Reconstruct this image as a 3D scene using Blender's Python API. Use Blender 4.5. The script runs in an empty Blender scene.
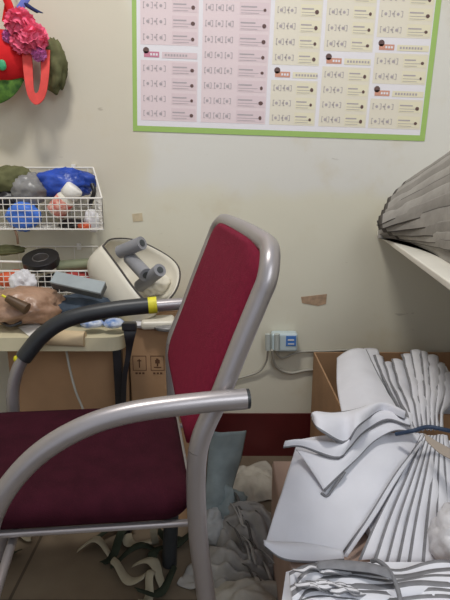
import bpy, bmesh, math, random
from mathutils import Vector, Matrix, noise
R = random.Random(7)
COL = bpy.context.scene.collection
# ------------------------------------------------------------------ camera
CZ, PITCH, FPX = 0.967, math.radians(14), 520.0
cam_d = bpy.data.cameras.new('camera'); cam = bpy.data.objects.new('camera', cam_d); COL.objects.link(cam)
cam.location = (0, 0, CZ); cam.rotation_euler = (math.pi/2 - PITCH, 0, 0)
cam_d.sensor_fit = 'VERTICAL'; cam_d.sensor_height = 24; cam_d.lens = 24*FPX/600; cam_d.clip_start = .02
bpy.context.scene.camera = cam
F = Vector((0, math.cos(PITCH), -math.sin(PITCH))); U = Vector((0, math.sin(PITCH), math.cos(PITCH)))
def ray(px, py): return F + Vector((1,0,0))*((px-225)/FPX) - U*((py-300)/FPX)
def PY(px, py, y):
    d = ray(px, py); return Vector((0,0,CZ)) + d*(y/d.y)
def PZ(px, py, z):
    d = ray(px, py); return Vector((0,0,CZ)) + d*((z-CZ)/d.z)
# ------------------------------------------------------------------ materials
def srgb(r, g, b):
    f = lambda c: (c/255/12.92) if c/255 <= .04045 else ((c/255+.055)/1.055)**2.4
    return (f(r), f(g), f(b), 1)
MATS = {}
def mat(name, rgb, rough=.7, metal=0, noise_amt=.0, scale=20, bump=0, bscale=60, alpha=1, trans=0, rgb2=None, sheen=0):
    if name in MATS: return MATS[name]
    m = bpy.data.materials.new(name); m.use_nodes = True; nt = m.node_tree; b = nt.nodes['Principled BSDF']
    c = srgb(*rgb); b.inputs['Base Color'].default_value = c
    b.inputs['Roughness'].default_value = rough; b.inputs['Metallic'].default_value = metal
    b.inputs['Alpha'].default_value = alpha; b.inputs['Transmission Weight'].default_value = trans
    b.inputs['Sheen Weight'].default_value = sheen
    if 'fabric' in name or 'cloth' in name or 'petals' in name: b.inputs['Specular IOR Level'].default_value = .12
    tc = nt.nodes.new('ShaderNodeTexCoord')
    if noise_amt or rgb2:
        n = nt.nodes.new('ShaderNodeTexNoise'); n.inputs['Scale'].default_value = scale; n.inputs['Detail'].default_value = 6
        nt.links.new(tc.outputs['Object'], n.inputs['Vector'])
        cr = nt.nodes.new('ShaderNodeValToRGB'); cr.color_ramp.elements[0].position = .35; cr.color_ramp.elements[1].position = .65
        if rgb2: cr.color_ramp.elements[0].color = c; cr.color_ramp.elements[1].color = srgb(*rgb2)
        else:
            cr.color_ramp.elements[0].color = tuple(x*(1-noise_amt) for x in c[:3])+(1,)
            cr.color_ramp.elements[1].color = tuple(min(1, x*(1+noise_amt)) for x in c[:3])+(1,)
        nt.links.new(n.outputs['Fac'], cr.inputs['Fac']); nt.links.new(cr.outputs['Color'], b.inputs['Base Color'])
    if bump:
        n2 = nt.nodes.new('ShaderNodeTexNoise'); n2.inputs['Scale'].default_value = bscale; n2.inputs['Detail'].default_value = 5
        nt.links.new(tc.outputs['Object'], n2.inputs['Vector'])
        bp = nt.nodes.new('ShaderNodeBump'); bp.inputs['Strength'].default_value = bump; bp.inputs['Distance'].default_value = .005
        nt.links.new(n2.outputs['Fac'], bp.inputs['Height']); nt.links.new(bp.outputs['Normal'], b.inputs['Normal'])
    MATS[name] = m; return m
SILVER = mat('silver_paint', (164,158,158), .34, .6, .05, 9)
STEELD = mat('dull_steel', (120,116,114), .5, .5)
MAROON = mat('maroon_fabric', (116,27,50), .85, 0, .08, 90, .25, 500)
MAROON_SHADED = mat('maroon_shaded_seat_fabric', (54,16,28), .9, 0, .14, 30, .25, 500)  # darker copy of the chair maroon: the seat's shade put into its colour
BLACKR = mat('black_rubber', (42,44,46), .42, 0, .15, 20)
YELLOW = mat('yellow_tape', (214,206,40), .5, 0, .15, 60)
CARD = mat('cardboard', (168,132,98), .85, 0, .08, 12)
CARD2 = mat('cardboard_warm', (166,130,96), .85, 0, .08, 10)
CARDP = mat('cardboard_pale', (176,150,136), .9, 0, .06, 10)
INK = mat('box_ink', (92,60,40), .9)
CREAM = mat('cream_laminate', (206,196,164), .55, 0, .05, 8)
WIRE = mat('white_wire', (232,228,220), .4)
WHITEF = mat('white_fabric', (226,226,232), .9, 0, .03, 14, .15, 40)
EDGEF = mat('grey_edge_binding', (128,128,132), .9, 0, .12, 60)
GREYF = mat('grey_fabric', (162,158,152), .92, 0, .12, 20, .3, 60)
GREYD = mat('grey_fabric_dark', (96,92,88), .92, 0, .15, 20)
TIE = mat('navy_cord', (44,62,88), .6)
BROWNTIE = mat('tan_ribbon', (170,158,146), .8)
WPLAS = mat('white_plastic', (222,216,200), .4, 0, .04, 10)
DPIPE = mat('dark_piping', (70,64,60), .6)
GREYC = mat('grey_tube_plastic', (140,140,144), .5, 0, .06, 30)
BLUEB = mat('blue_plastic_bag', (40,74,168), .35, 0, .25, 25, .5, 60)
BLUE = mat('blue_plastic', (70,120,214), .4, 0, .2, 40)
OLIVE = mat('olive_cloth', (98,98,68), .8, 0, .25, 30)
BLACKP = mat('black_plastic', (34,32,34), .4, 0, .2, 30)
GREYBAG = mat('grey_plastic_bag', (132,130,128), .3, 0, .2, 25, .6, 50)
RED = mat('red_cloth', (206,36,40), .7, 0, .12, 20, .2, 60)
CORAL = mat('coral_webbing', (226,78,72), .75, 0, .08, 60)
PINK = mat('pink_petals', (236,112,142), .8, 0, .15, 60, .4, 120)
MAGEN = mat('mauve_petals', (206,120,180), .8, 0, .2, 60)
LEAF = mat('green_cloth', (92,128,56), .8, rgb2=(52,84,44), scale=60)
GREEN = mat('green_plastic', (60,160,110), .5)
PERI = mat('periwinkle_ribbon', (104,116,196), .5)
NAVY = mat('navy_cloth', (44,52,92), .8)
BTLLAB = mat('red_patterned_label', (196,52,48), .5, 0, rgb2=(236,196,176), scale=70)
BROWNBAG = mat('brown_translucent_bag', (176,142,118), .3, 0, .2, 22, .9, 40, rgb2=(146,112,88))
WCRUMP = mat('white_crumpled_plastic', (214,212,214), .4, 0, .06, 20, .4, 60)
ORANGE = mat('orange_plastic', (214,92,52), .5, 0, .2, 40)
SAGE = mat('sage_plastic', (136,140,112), .5, 0, .08, 20)
SLATE = mat('slate_cloth', (66,76,88), .8, 0, .25, 30, .3, 60)
DEVT = mat('grey_device_plastic', (150,158,160), .45, 0, .06, 30)
DEVD = mat('dark_device_plastic', (64,68,70), .45)
PACK = mat('blue_white_packet', (70,120,190), .35, rgb2=(226,232,240), scale=40)
PAPER = mat('white_paper', (226,222,214), .8)
TAN = mat('tan_card_roll', (206,184,148), .85, 0, .06, 20)
CABLE = mat('grey_cable', (168,164,152), .5)
SOCK = mat('pale_adapter_plastic', (190,204,206), .35)
SCRAPW = mat('pale_scrap_fabric', (158,150,130), .9, 0, .06, 30)
SCRAPD = mat('dark_green_scrap_fabric', (48,54,44), .9, 0, .2, 30)
BLUEGREY = mat('blue_grey_cloth', (140,150,150), .8, 0, .12, 18, .3, 40)
PINKBR = mat('pink_brown_cloth', (170,142,130), .9, 0, .06, 12)

def wall_mat():
    m = bpy.data.materials.new('aged_painted_plaster'); m.use_nodes = True; nt = m.node_tree; L = nt.links.new
    b = nt.nodes['Principled BSDF']; b.inputs['Roughness'].default_value = .75
    geo = nt.nodes.new('ShaderNodeNewGeometry'); sep = nt.nodes.new('ShaderNodeSeparateXYZ'); L(geo.outputs['Position'], sep.inputs[0])
    def N(scale, det=5, rough=.5):
        n = nt.nodes.new('ShaderNodeTexNoise'); n.inputs['Scale'].default_value = scale; n.inputs['Detail'].default_value = det
        n.inputs['Roughness'].default_value = rough; L(geo.outputs['Position'], n.inputs['Vector']); return n
    def M(op, a, c=None):
        n = nt.nodes.new('ShaderNodeMath'); n.operation = op
        for i, v in enumerate((a, c)):
            if v is None: continue
            if isinstance(v, (int, float)): n.inputs[i].default_value = v
            else: L(v, n.inputs[i])
        return n.outputs[0]
    def ramp(v, a, c):
        n = nt.nodes.new('ShaderNodeMapRange'); n.inputs[1].default_value = a; n.inputs[2].default_value = c; L(v, n.inputs[0]); n.interpolation_type='SMOOTHSTEP'; return n.outputs[0]
    def mix(f, a, c):
        n = nt.nodes.new('ShaderNodeMix'); n.data_type = 'RGBA'
        if isinstance(f, (int,float)): n.inputs[0].default_value = f
        else: L(f, n.inputs[0])
        for i, v in ((6, a), (7, c)):
            if isinstance(v, tuple): n.inputs[i].default_value = v
            else: L(v, n.inputs[i])
        return n.outputs[2]
    # old yellowed paint below and at the far left, newer whiter patch of filler above
    n1 = N(2.2, 4)
    zz = M('ADD', sep.outputs[2], M('MULTIPLY', M('SUBTRACT', n1.outputs[0], .5), .35))
    xx = M('ADD', sep.outputs[0], M('MULTIPLY', M('SUBTRACT', n1.outputs[0], .5), .3))
    up = M('MULTIPLY', ramp(zz, .86, .93), ramp(xx, -.27, -.22))
    base = mix(up, srgb(214,209,190), srgb(214,211,203))
    base = mix(M('MULTIPLY', ramp(xx, -.2, -.3), ramp(zz, .8, 1.0)), base, srgb(206,198,180))
    blotch = ramp(N(5, 6, .6).outputs[0], .55, .72)
    base = mix(M('MULTIPLY', blotch, .25), base, srgb(196,180,140))
    # small dark scuffs and chips
    mp = nt.nodes.new('ShaderNodeMapping'); mp.inputs['Scale'].default_value = (9, 9, 24); L(geo.outputs['Position'], mp.inputs[0])
    ns = nt.nodes.new('ShaderNodeTexNoise'); ns.inputs['Scale'].default_value = 1.6; ns.inputs['Detail'].default_value = 3; L(mp.outputs[0], ns.inputs['Vector'])
    sc = M('MULTIPLY', ramp(ns.outputs[0], .74, .80), .35)
    base = mix(sc, base, srgb(120,104,84))
    L(base, b.inputs['Base Color'])
    bp = nt.nodes.new('ShaderNodeBump'); bp.inputs['Strength'].default_value = .25; bp.inputs['Distance'].default_value = .004
    L(N(14, 6).outputs[0], bp.inputs['Height']); L(bp.outputs['Normal'], b.inputs['Normal'])
    return m
def floor_mat():
    m = bpy.data.materials.new('worn_floor_tiles'); m.use_nodes = True; nt = m.node_tree; L = nt.links.new
    b = nt.nodes['Principled BSDF']; b.inputs['Roughness'].default_value = .6
    geo = nt.nodes.new('ShaderNodeNewGeometry')
    br = nt.nodes.new('ShaderNodeTexBrick'); br.offset = 0; br.inputs['Scale'].default_value = 1
    br.inputs['Brick Width'].default_value = .5; br.inputs['Row Height'].default_value = .5; br.inputs['Mortar Size'].default_value = .004
    br.inputs['Color1'].default_value = srgb(120,106,88); br.inputs['Color2'].default_value = srgb(114,102,86); br.inputs['Mortar'].default_value = srgb(76,66,54)
    L(geo.outputs['Position'], br.inputs['Vector'])
    n = nt.nodes.new('ShaderNodeTexNoise'); n.inputs['Scale'].default_value = 7; n.inputs['Detail'].default_value = 7; L(geo.outputs['Position'], n.inputs['Vector'])
    mx = nt.nodes.new('ShaderNodeMix'); mx.data_type = 'RGBA'; mx.blend_type = 'MULTIPLY'; mx.inputs[0].default_value = .6
    cr = nt.nodes.new('ShaderNodeValToRGB'); cr.color_ramp.elements[0].position = .3; cr.color_ramp.elements[0].color = (.55,.5,.45,1); cr.color_ramp.elements[1].position = .7
    L(n.outputs['Fac'], cr.inputs['Fac']); L(br.outputs['Color'], mx.inputs[6]); L(cr.outputs['Color'], mx.inputs[7]); L(mx.outputs[2], b.inputs['Base Color'])
    return m
# ------------------------------------------------------------------ object helpers
def tag(o, label, cat, group=None, kind=None):
    o['label'] = label; o['category'] = cat
    if group: o['group'] = group
    if kind: o['kind'] = kind
    return o
def empty(name, loc, rotz, label, cat, group=None):
    o = bpy.data.objects.new(name, None); COL.objects.link(o); o.location = loc; o.rotation_euler = (0,0,rotz); o.empty_display_size = .05
    return tag(o, label, cat, group)
def link(name, verts, faces, mats, parent=None, smooth=True, midx=None, local=False):
    me = bpy.data.meshes.new(name)
    org = Vector((0,0,0))
    if parent is None:
        xs = [v[0] for v in verts]; ys = [v[1] for v in verts]; zs = [v[2] for v in verts]
        org = Vector(((min(xs)+max(xs))/2, (min(ys)+max(ys))/2, min(zs)))
    elif not local:
        org = parent.location.copy()      # parent unrotated: world coordinates given
    me.from_pydata([tuple(Vector(v)-org) for v in verts], [], faces)
    for m in (mats if isinstance(mats, (list, tuple)) else [mats]): me.materials.append(m)
    for i, p in enumerate(me.polygons):
        p.use_smooth = smooth
        if midx: p.material_index = midx[i]
    me.update()
    bm = bmesh.new(); bm.from_mesh(me); bmesh.ops.recalc_face_normals(bm, faces=bm.faces); bm.to_mesh(me); bm.free()
    o = bpy.data.objects.new(name, me); COL.objects.link(o)
    if parent is None: o.location = org
    else: o.parent = parent
    return o
def sub(o, n=1):
    m = o.modifiers.new('s', 'SUBSURF'); m.levels = n; m.render_levels = n; return o
def bev(o, w=.004, seg=3):
    m = o.modifiers.new('b', 'BEVEL'); m.width = w; m.segments = seg; m.limit_method = 'ANGLE'; return o
def catmull(pts, n=8):
    pts = [Vector(p) for p in pts]; out = []
    P = [pts[0]*2-pts[1]] + pts + [pts[-1]*2-pts[-2]]
    for i in range(1, len(P)-2):
        a, b, c, d = P[i-1:i+3]
        for k in range(n):
            t = k/n
            out.append(.5*((2*b)+(c-a)*t+(2*a-5*b+4*c-d)*t*t+(3*b-a-3*c+d)*t**3))
    out.append(pts[-1]); return out
def tube_geo(path, r, seg=16, caps=True, rfun=None):
    # caps are recessed rings so that joints stay smooth
    V, Fc = [], []; n = len(path); up = None
    for i, p in enumerate(path):
        t = (path[min(i+1,n-1)]-path[max(i-1,0)]).normalized()
        if up is None:
            a = Vector((0,0,1)) if abs(t.z) < .9 else Vector((1,0,0)); up = (a - t*a.dot(t)).normalized()
        else:
            up = (up - t*up.dot(t)).normalized()
        s = t.cross(up); rr = rfun(i/(n-1)) if rfun else r
        for k in range(seg):
            a = 2*math.pi*k/seg; V.append(p + up*math.cos(a)*rr + s*math.sin(a)*rr)
    for i in range(n-1):
        for k in range(seg):
            Fc.append((i*seg+k, i*seg+(k+1)%seg, (i+1)*seg+(k+1)%seg, (i+1)*seg+k))
    if caps:
        k0 = len(V); V += [v.copy() for v in V[:seg]]; k1 = len(V); V += [v.copy() for v in V[(n-1)*seg:n*seg]]
        Fc.append(tuple(range(k0,k0+seg))[::-1]); Fc.append(tuple(k1+k for k in range(seg)))
    return V, Fc
def tube(name, pts, r, m, parent=None, seg=14, n=8, smooth_path=True, local=False, rfun=None):
    path = catmull(pts, n) if smooth_path else [Vector(p) for p in pts]
    V, Fc = tube_geo(path, r, seg, rfun=rfun); return link(name, V, Fc, m, parent, local=local)
def boxgeo(c, s, rz=0, tilt=None):
    M = Matrix.Rotation(rz, 3, 'Z')
    if tilt is not None: M = M @ tilt
    V = [Vector(c) + M @ Vector((x*s[0]/2, y*s[1]/2, z*s[2]/2)) for x in (-1,1) for y in (-1,1) for z in (-1,1)]
    return V, [(0,1,3,2),(4,6,7,5),(0,4,5,1),(2,3,7,6),(0,2,6,4),(1,5,7,3)]
def box(name, c, s, m, parent=None, rz=0, tilt=None, b=.003, local=False):
    V, Fc = boxgeo(c, s, rz, tilt); o = link(name, V, Fc, m, parent, smooth=False, local=local)
    if b: bev(o, b)
    return o
def crumple(name, c, rad, m, parent=None, seed=0, amp=.35, freq=2.2, lev=4, flat=None, rz=0):
    bm = bmesh.new(); bmesh.ops.create_icosphere(bm, subdivisions=lev, radius=1)
    off = Vector((seed*3.7, seed*1.3, seed*2.1)); M = Matrix.Rotation(rz, 3, 'Y'); V = []
    for v in bm.verts:
        d = v.co.normalized()
        n = noise.ridged_multi_fractal(d*freq+off, 1, 2, 4, 1, 2)/2-.5
        n2 = noise.noise(d*1.3+off)
        p = d*(1+amp*n+amp*.6*n2)
        p = Vector((p.x*rad[0], p.y*rad[1], p.z*rad[2])); p = M @ p
        if flat is not None and p.z < -flat: p.z = -flat + (p.z+flat)*.08
        V.append(Vector(c)+p)
    Fc = [tuple(v.index for v in f.verts) for f in bm.faces]; bm.free()
    return link(name, V, Fc, m, parent)
def sheet(name, A, B, mats, parent=None, nu=None, nv=8, bulge=0, up=Vector((0,-.3,1)), edge=(True, False), th=.002, wob=.002, seed=0, ew=1, ends=(False, False), mid=None):
    """cloth between two polylines; edge rows take the second material"""
    def res(P, n):
        P = catmull(P, 8) if len(P) > 2 else [Vector(P[0]).lerp(Vector(P[1]), k/8) for k in range(9)]
        L = [0]
        for i in range(1, len(P)): L.append(L[-1]+(P[i]-P[i-1]).length)
        out = []; j = 0
        for k in range(n+1):
            t = L[-1]*k/n
            while j < len(P)-2 and L[j+1] < t: j += 1
            f = (t-L[j])/max(1e-9, L[j+1]-L[j]); out.append(P[j].lerp(P[j+1], min(1,f)))
        return out
    nu = nu or 24; a, b = res(A, nu), res(B, nu); V = []; Fc = []; mi = []
    upn = up.normalized()
    ts = [0, .04*ew] + [.04*ew+(1-.08*ew)*k/nv for k in range(1, nv)] + [1-.04*ew, 1]
    for i in range(nu+1):
        for t in ts:
            p = a[i].lerp(b[i], t); p = p + upn*(bulge*math.sin(math.pi*t) + wob*2*noise.noise(p*18+Vector((seed*5.1,0,seed))))
            V.append(p)
    w = len(ts)
    for i in range(nu):
        for k in range(w-1):
            Fc.append((i*w+k, (i+1)*w+k, (i+1)*w+k+1, i*w+k+1))
            e = (k == 0 and edge[0]) or (k == w-2 and edge[1]) or (i == 0 and ends[0]) or (i == nu-1 and ends[1])
            mi.append(1 if e else 0)
    o = link(name, V, Fc, mats, parent, midx=mi)
    s = o.modifiers.new('t', 'SOLIDIFY'); s.thickness = th; s.offset = 0
    return o
# ------------------------------------------------------------------ setting
WY = 1.635; WM = wall_mat()
def struct(o): o['kind'] = 'structure'; return o
def slab(name, x0, x1, y0, y1, z0, z1, m):
    V, Fc = boxgeo(((x0+x1)/2,(y0+y1)/2,(z0+z1)/2), (x1-x0,y1-y0,z1-z0)); return struct(link(name, V, Fc, m, smooth=False))
slab('floor', -1.6, 1.15, -1.6, WY+.1, -.1, 0, floor_mat())
slab('wall_back', -1.6, 1.15, WY, WY+.1, 0, 2.8, WM)
slab('wall_right', 1.05, 1.15, -1.6, WY, 0, 2.8, WM)
slab('wall_left', -1.7, -1.6, -1.6, WY+.1, 0, 2.8, WM)
slab('baseboard_back', -1.6, 1.05, WY-.006, WY, 0, .16, mat('maroon_gloss_paint', (84,24,26), .4, 0, .15, 8))

# marks on the wall: brown residue
def patch(name, pts, m, y=WY-.0015, label='', cat=''):
    V = [PY(px, py, y) for px, py in pts]; n = len(V); V2 = [v+Vector((0,.0014,0)) for v in V]
    Fc = [tuple(range(n)), tuple(range(2*n-1, n-1, -1))] + [(i, (i+1)%n, n+(i+1)%n, n+i) for i in range(n)]
    o = link(name, V+V2, Fc, m, smooth=False); return tag(o, label, cat)
patch('tape_residue', [(301,297),(327,294),(326,304),(318,306),(302,303)], mat('brown_residue', (170,142,116), .9, 0, .2, 60), label='torn strip of brown tape residue stuck to cream wall above adapter', cat='tape residue')
patch('tape_residue', [(132,214),(142,213),(143,221),(133,222)], mat('beige_residue', (196,180,150), .9, 0, .1, 60), label='small square beige tape mark on wall above the white tub', cat='tape residue')

# ------------------------------------------------------------------ poster
def poster():
    rot = math.radians(-1.9); c0 = PY(133, 131, WY-.002)
    T = Matrix.Rotation(rot, 3, 'Y') ; T = Matrix(((math.cos(rot),0,-math.sin(rot)),(0,1,0),(math.sin(rot),0,math.cos(rot))))
    root = empty('wall_chart', c0, 0, 'green bordered learning chart of pink and yellow rows taped to the wall', 'poster')
    W, H = .876, .62
    m_g = mat('poster_green', (154,186,98), .5); m_w = mat('poster_white', (226,222,226), .45)
    m_p = mat('poster_pink', (222,204,206), .45); m_p2 = mat('poster_pink_dark', (216,196,199), .45)
    m_y = mat('poster_yellow', (222,214,196), .45); m_y2 = mat('poster_yellow_dark', (224,216,188), .45)
    m_t = mat('poster_print', (172,163,166), .6); m_r = mat('poster_crimson', (196,124,146), .6); m_o = mat('poster_orange', (204,146,124), .6)
    m_d = mat('poster_dark_print', (96,70,66), .6)
    ms = [m_g, m_w, m_p, m_p2, m_y, m_y2, m_t, m_r, m_o, m_d]
    V, Fc, mi = [], [], []
    def q(x0, z0, x1, z1, mm, lay):
        y = -.0004*lay; k = len(V)
        for x, z in ((x0,z0),(x1,z0),(x1,z1),(x0,z1)): V.append(T @ Vector((x, y, z)))
        Fc.append((k,k+1,k+2,k+3)); mi.append(mm)
    def disc(x, z, r, mm, lay, n=10, sx=1):
        k = len(V)
        for i in range(n): V.append(T @ Vector((x+r*sx*math.cos(6.283*i/n), -.0004*lay, z+r*math.sin(6.283*i/n))))
        Fc.append(tuple(range(k, k+n))); mi.append(mm)
    q(.013, .016, W-.016, H-.02, 1, 0)
    # columns: x0, x1, base mat, row mat, header rows counted from the bottom
    cols = [(.028,.188,2,3,{4:7}), (.206,.392,2,3,{9:7}), (.410,.540,4,5,{3:8}), (.557,.692,4,5,{4:8,11:8}), (.706,.856,4,5,{2:8,5:8})]
    RH = .0415
    rr = random.Random(3)
    for ci, (x0, x1, mb, mr, heads) in enumerate(cols):
        w = x1-x0
        for r in range(15):
            z = .034+RH*r*(1.0 if ci else 1.0)
            if r in heads:
                disc(x0+.012, z+.024, .009, 9, 2); q(x0+.006, z+.006, x0+.05, z+.021, heads[r], 2); [q(x0+.024+.008*g, z+.0105, x0+.0295+.008*g, z+.0165, 1, 3) for g in range(3)]
                q(x0+.058, z+.005, x1, z+.021, mr, 2)
                for k in range(8): q(x0+.066+k*.0085, z+.010, x0+.0715+k*.0085, z+.016, 6, 3)
                continue
            q(x0-.004, z-.002, x1+.002, z+RH-.002, mb, 1)
            # bracketed sound marks joined by a plus
            n = 3 if ci == 1 else 2
            gx = x0+.004; gw = .47*w/n
            for j in range(n):
                a = gx+j*gw; b = a+gw*.68; zm, zt = z+.010, z+.026
                for s, d in ((a,1),(b,-1)):
                    q(s, zm, s+.0016, zt, 6, 3); q(min(s,s+d*.004), zm, max(s,s+d*.004), zm+.0014, 6, 3); q(min(s,s+d*.004), zt-.0014, max(s,s+d*.004), zt, 6, 3)
                mxp = (a+b)/2
                disc(mxp, z+.0175, .0042, 6, 3, 8); 
                if rr.random() < .6: q(mxp+.003, z+.012, mxp+.0045, z+.025, 6, 4)
                if j < n-1 and ci != 1: q(b+.005, z+.0172, b+.012, z+.0188, 6, 3); q(b+.0077, z+.0145, b+.0093, z+.0215, 6, 3)
            q(x0+.54*w, z+.003, x1-.002, z+RH-.007, mr, 2)
            L = .30+.08*rr.random()
            q(x0+.56*w, z+.021, x0+(.56+L*.7)*w, z+.0245, 6, 3); q(x0+.56*w, z+.013, x0+(.56+L)*w, z+.0142, 6, 3); q(x0+.56*w, z+.006, x0+(.56+L*.8)*w, z+.0072, 6, 3)
            disc(x1-.014, z+.015, .0042+.002*rr.random(), 9, 4, 7, .8+.4*rr.random())
    link('chart_print', V, Fc, ms, root, smooth=False, midx=mi, local=True)
    V, Fc = boxgeo((W/2, .0006, H/2), (W, .0011, H)); V = [T @ v for v in V]
    link('border_sheet', V, Fc, m_g, root, smooth=False, local=True)
poster()

# ------------------------------------------------------------------ chair
def chair():
    root = empty('armchair', (-.083, .916, 0), math.radians(190), 'maroon fabric armchair with silver tube frame, facing left', 'chair')
    hw = .242
    prof = [(0,-.035),(.15,-.022),(.31,-.012),(.44,0),(.573,-.002),(.66,-.036),(.73,-.063),(.797,-.090)]
    def pl(s): return [(x, s*hw, h) for h, x in prof]
    tx = -.114
    def corner(q): return [(-.100,q*(hw-.001),.822),(-.107,q*(hw-.014),.845),(tx+.001,q*(hw-.040),.859),(tx,q*(hw-.075),.864)]
    farleg = [(.022,-.205,0),(.014,-.214,.15),(.004,-.228,.31)]
    path = pl(1)+corner(1)+[(tx-.001,.06,.866),(tx-.001,-.06,.866)]+corner(-1)[::-1]+pl(-1)[::-1][:-3]+farleg[::-1]
    # back frame above the arms, legs below as parts
    def cut(P, zc, above): return [p for p in P if (p[2] >= zc) == above]
    i0 = 4
    fp = catmull(path, 8); tube('back_frame', fp[i0*8:len(fp)-i0*8], .0145, SILVER, root, 18, 8, False, True)
    for s in (1,-1):
        full = catmull(path, 8); full = full if s > 0 else full[::-1]
        P = pl(s)[:5] if s > 0 else farleg; tube('leg', full[:4*8+1], .0145, SILVER, root, 18, 8, False, True)
        tube('foot_cap', [(P[0][0],P[0][1],.001),(P[0][0]-.001,P[0][1]-(0 if s > 0 else .001),.03),(P[0][0]-(.001 if s > 0 else .009),P[0][1]-(0 if s > 0 else .009),.035 if s > 0 else .145)], .0165 if s > 0 else .0185, BLACKR, root, 14, 2, False, True)
    # arms with front legs
    for s in (1,-1):
        y = s*(hw+.028)
        ex = 0 if s > 0 else .075; arm = [(-.066,y,.662),(0,y,.661),(.09+ex*.6,y,.655),(.155+ex,y,.638),(.215+ex,y,.603),(.262+ex,y,.550),(.288+ex,y,.490),(.296+ex,y,.42),(.300+ex,y,.3),(.306+ex*1.4,y,.15),(.312+ex*1.8,y,0.0)]
        fa = catmull(arm, 8); a = tube('armrest', fa[:6*8+1], .0145, SILVER, root, 18, 8, False, True)
        tube('leg', fa[6*8:], .0145, SILVER, root, 18, 8, False, True)
        tube('foot_cap', [(.312+ex*1.8,y,.001),(.311+ex*1.72,y,.03)], .0165, BLACKR, root, 14, 2, False, True)
        tube('end_cap', [(-.0705,y,.662),(-.0655,y,.662)], .0138, BLACKR, root, 16, 2, False, True)
        tube('fixing_bolt', [(-.036,s*(hw-.016),.663),(-.036,s*(hw+.030),.663)], .006, STEELD, root, 10, 2, False, True)
        if s < 0:
            pad = [Vector(p) for p in arm[:6]]; pad = catmull([(0.035,y,.662)]+arm[2:6], 8)
            V, Fc = tube_geo(pad, .019, 18); link('rubber_sleeve', V, Fc, BLACKR, root, local=True)
            tube('yellow_tape', [(.030,y,.662),(.050,y,.661)], .0198, YELLOW, root, 18, 2, False, True)
            e = catmull(arm[4:7], 8); tube('yellow_tape', [e[7], e[8], e[9], e[10], e[11]], .0205, YELLOW, root, 18, 2, False, True)
            crumple('tape_tail', e[10]+Vector((0,.0,.014)), (.012,.01,.012), YELLOW, None, 3, .5, 3, 2).parent = root
            root.children[-1].location = Vector((e[10].x, e[10].y, e[10].z+.008)) if root.children else (0,0,0)
    # seat pad: rounded slab
    V, Fc = [], []; nx, ny = 18, 16; x0, x1, y0, y1 = .0, .43, -.205, .163
    def rr_outline(n, grow, rc=.05):
        pts = []
        cx0, cx1, cy0, cy1 = x0+rc, x1-rc, y0+rc, y1-rc
        for (cx, cy, a0) in ((cx1,cy1,0),(cx0,cy1,90),(cx0,cy0,180),(cx1,cy0,270)):
            for k in range(n+1):
                a = math.radians(a0+90*k/n); pts.append((cx+(rc+grow)*math.cos(a), cy+(rc+grow)*math.sin(a)))
        return pts
    rings = [(-.03,.398),(-.006,.398),(0,.405),(.003,.418),(0,.430),(-.008,.439),(-.025,.445),(-.045,.448)]
    for g, z in rings:
        for x, y in rr_outline(6, g): V.append(Vector((x,y-.08*x,z)))
    m = len(rr_outline(6,0))
    for i in range(len(rings)-1):
        for k in range(m): Fc.append((i*m+k, i*m+(k+1)%m, (i+1)*m+(k+1)%m, (i+1)*m+k))
    Fc.append(tuple(range(m))[::-1])
    # top: fan with slight dip
    last = (len(rings)-1)*m; c = Vector(((x0+x1)/2,(y0+y1)/2-.08*(x0+x1)/2,0))
    for sc, z in ((.66,.446),(.33,.441)):
        for k in range(m):
            p = V[last+k]; q = c.lerp(Vector((p.x,p.y,0)), sc); V.append(Vector((q.x,q.y,z)))
    base = last
    for i in range(2):
        a = last+i*m; b = a+m
        for k in range(m): Fc.append((a+k, a+(k+1)%m, b+(k+1)%m, b+k))
    V.append(Vector((c.x,c.y,.440))); e = len(V)-1
    for k in range(m): Fc.append((last+2*m+k, last+2*m+(k+1)%m, e))
    link('seat', V, Fc, MAROON_SHADED, root, local=True)
    for yy in (y0+.02, y1-.002):
        box('seat_rail', (.2, yy-.016, .393), (.44,.012,.009), SILVER, root, rz=-.08, local=True)
    for xx in (.03, .40):
        tube('cross_bar', [(.0,-hw,.417),(.0,hw,.417)] if xx < .1 else [(.296,-hw-.028,.37),(.296,hw+.028,.37)], .0075, SILVER, root, 12, 2, False, True)
    # backrest pad following the uprights
    V, Fc = [], []
    prof2 = [(.555,.004),(.60,-.012),(.66,-.036),(.73,-.063),(.797,-.090),(.83,-.103),(.85,-.110),(.862,-.114)]
    pp = catmull([(x,0,h) for h, x in prof2], 5); n = len(pp); wN = 14
    for side in (0,1):
        for i, p in enumerate(pp):
            h = p.z
            wd = hw-.004
            if h > .815: wd = hw-.004-.075*((h-.815)/.045)**2.6
            if h < .60: wd = hw-.004-.05*((.60-h)/.045)**2
            for k in range(wN+1):
                t = -1+2*k/wN; edge = max(abs(t)**6, 0)
                endz = min(1, (h-.553)/.02, (.866-h)/.012+.0) if True else 1
                thk = (.014*(1-edge))*max(0,min(1,endz))+.002
                nx_ = Vector((.93,0,.36))
                V.append(p + Vector((0, t*wd, 0)) + nx_*(thk+.004 if side == 0 else -thk+.002) + Vector((.0,0,0)))
    w = wN+1; off = n*w
    for i in range(n-1):
        for k in range(wN):
            Fc.append((i*w+k,i*w+k+1,(i+1)*w+k+1,(i+1)*w+k)); Fc.append((off+i*w+k,off+(i+1)*w+k,off+(i+1)*w+k+1,off+i*w+k+1))
    for i in range(n-1):
        for k in (0,wN): Fc.append((i*w+k,(i+1)*w+k,off+(i+1)*w+k,off+i*w+k))
    for k in range(wN):
        for i in (0,n-1): Fc.append((i*w+k,i*w+k+1,off+i*w+k+1,off+i*w+k))
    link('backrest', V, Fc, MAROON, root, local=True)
chair()

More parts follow.
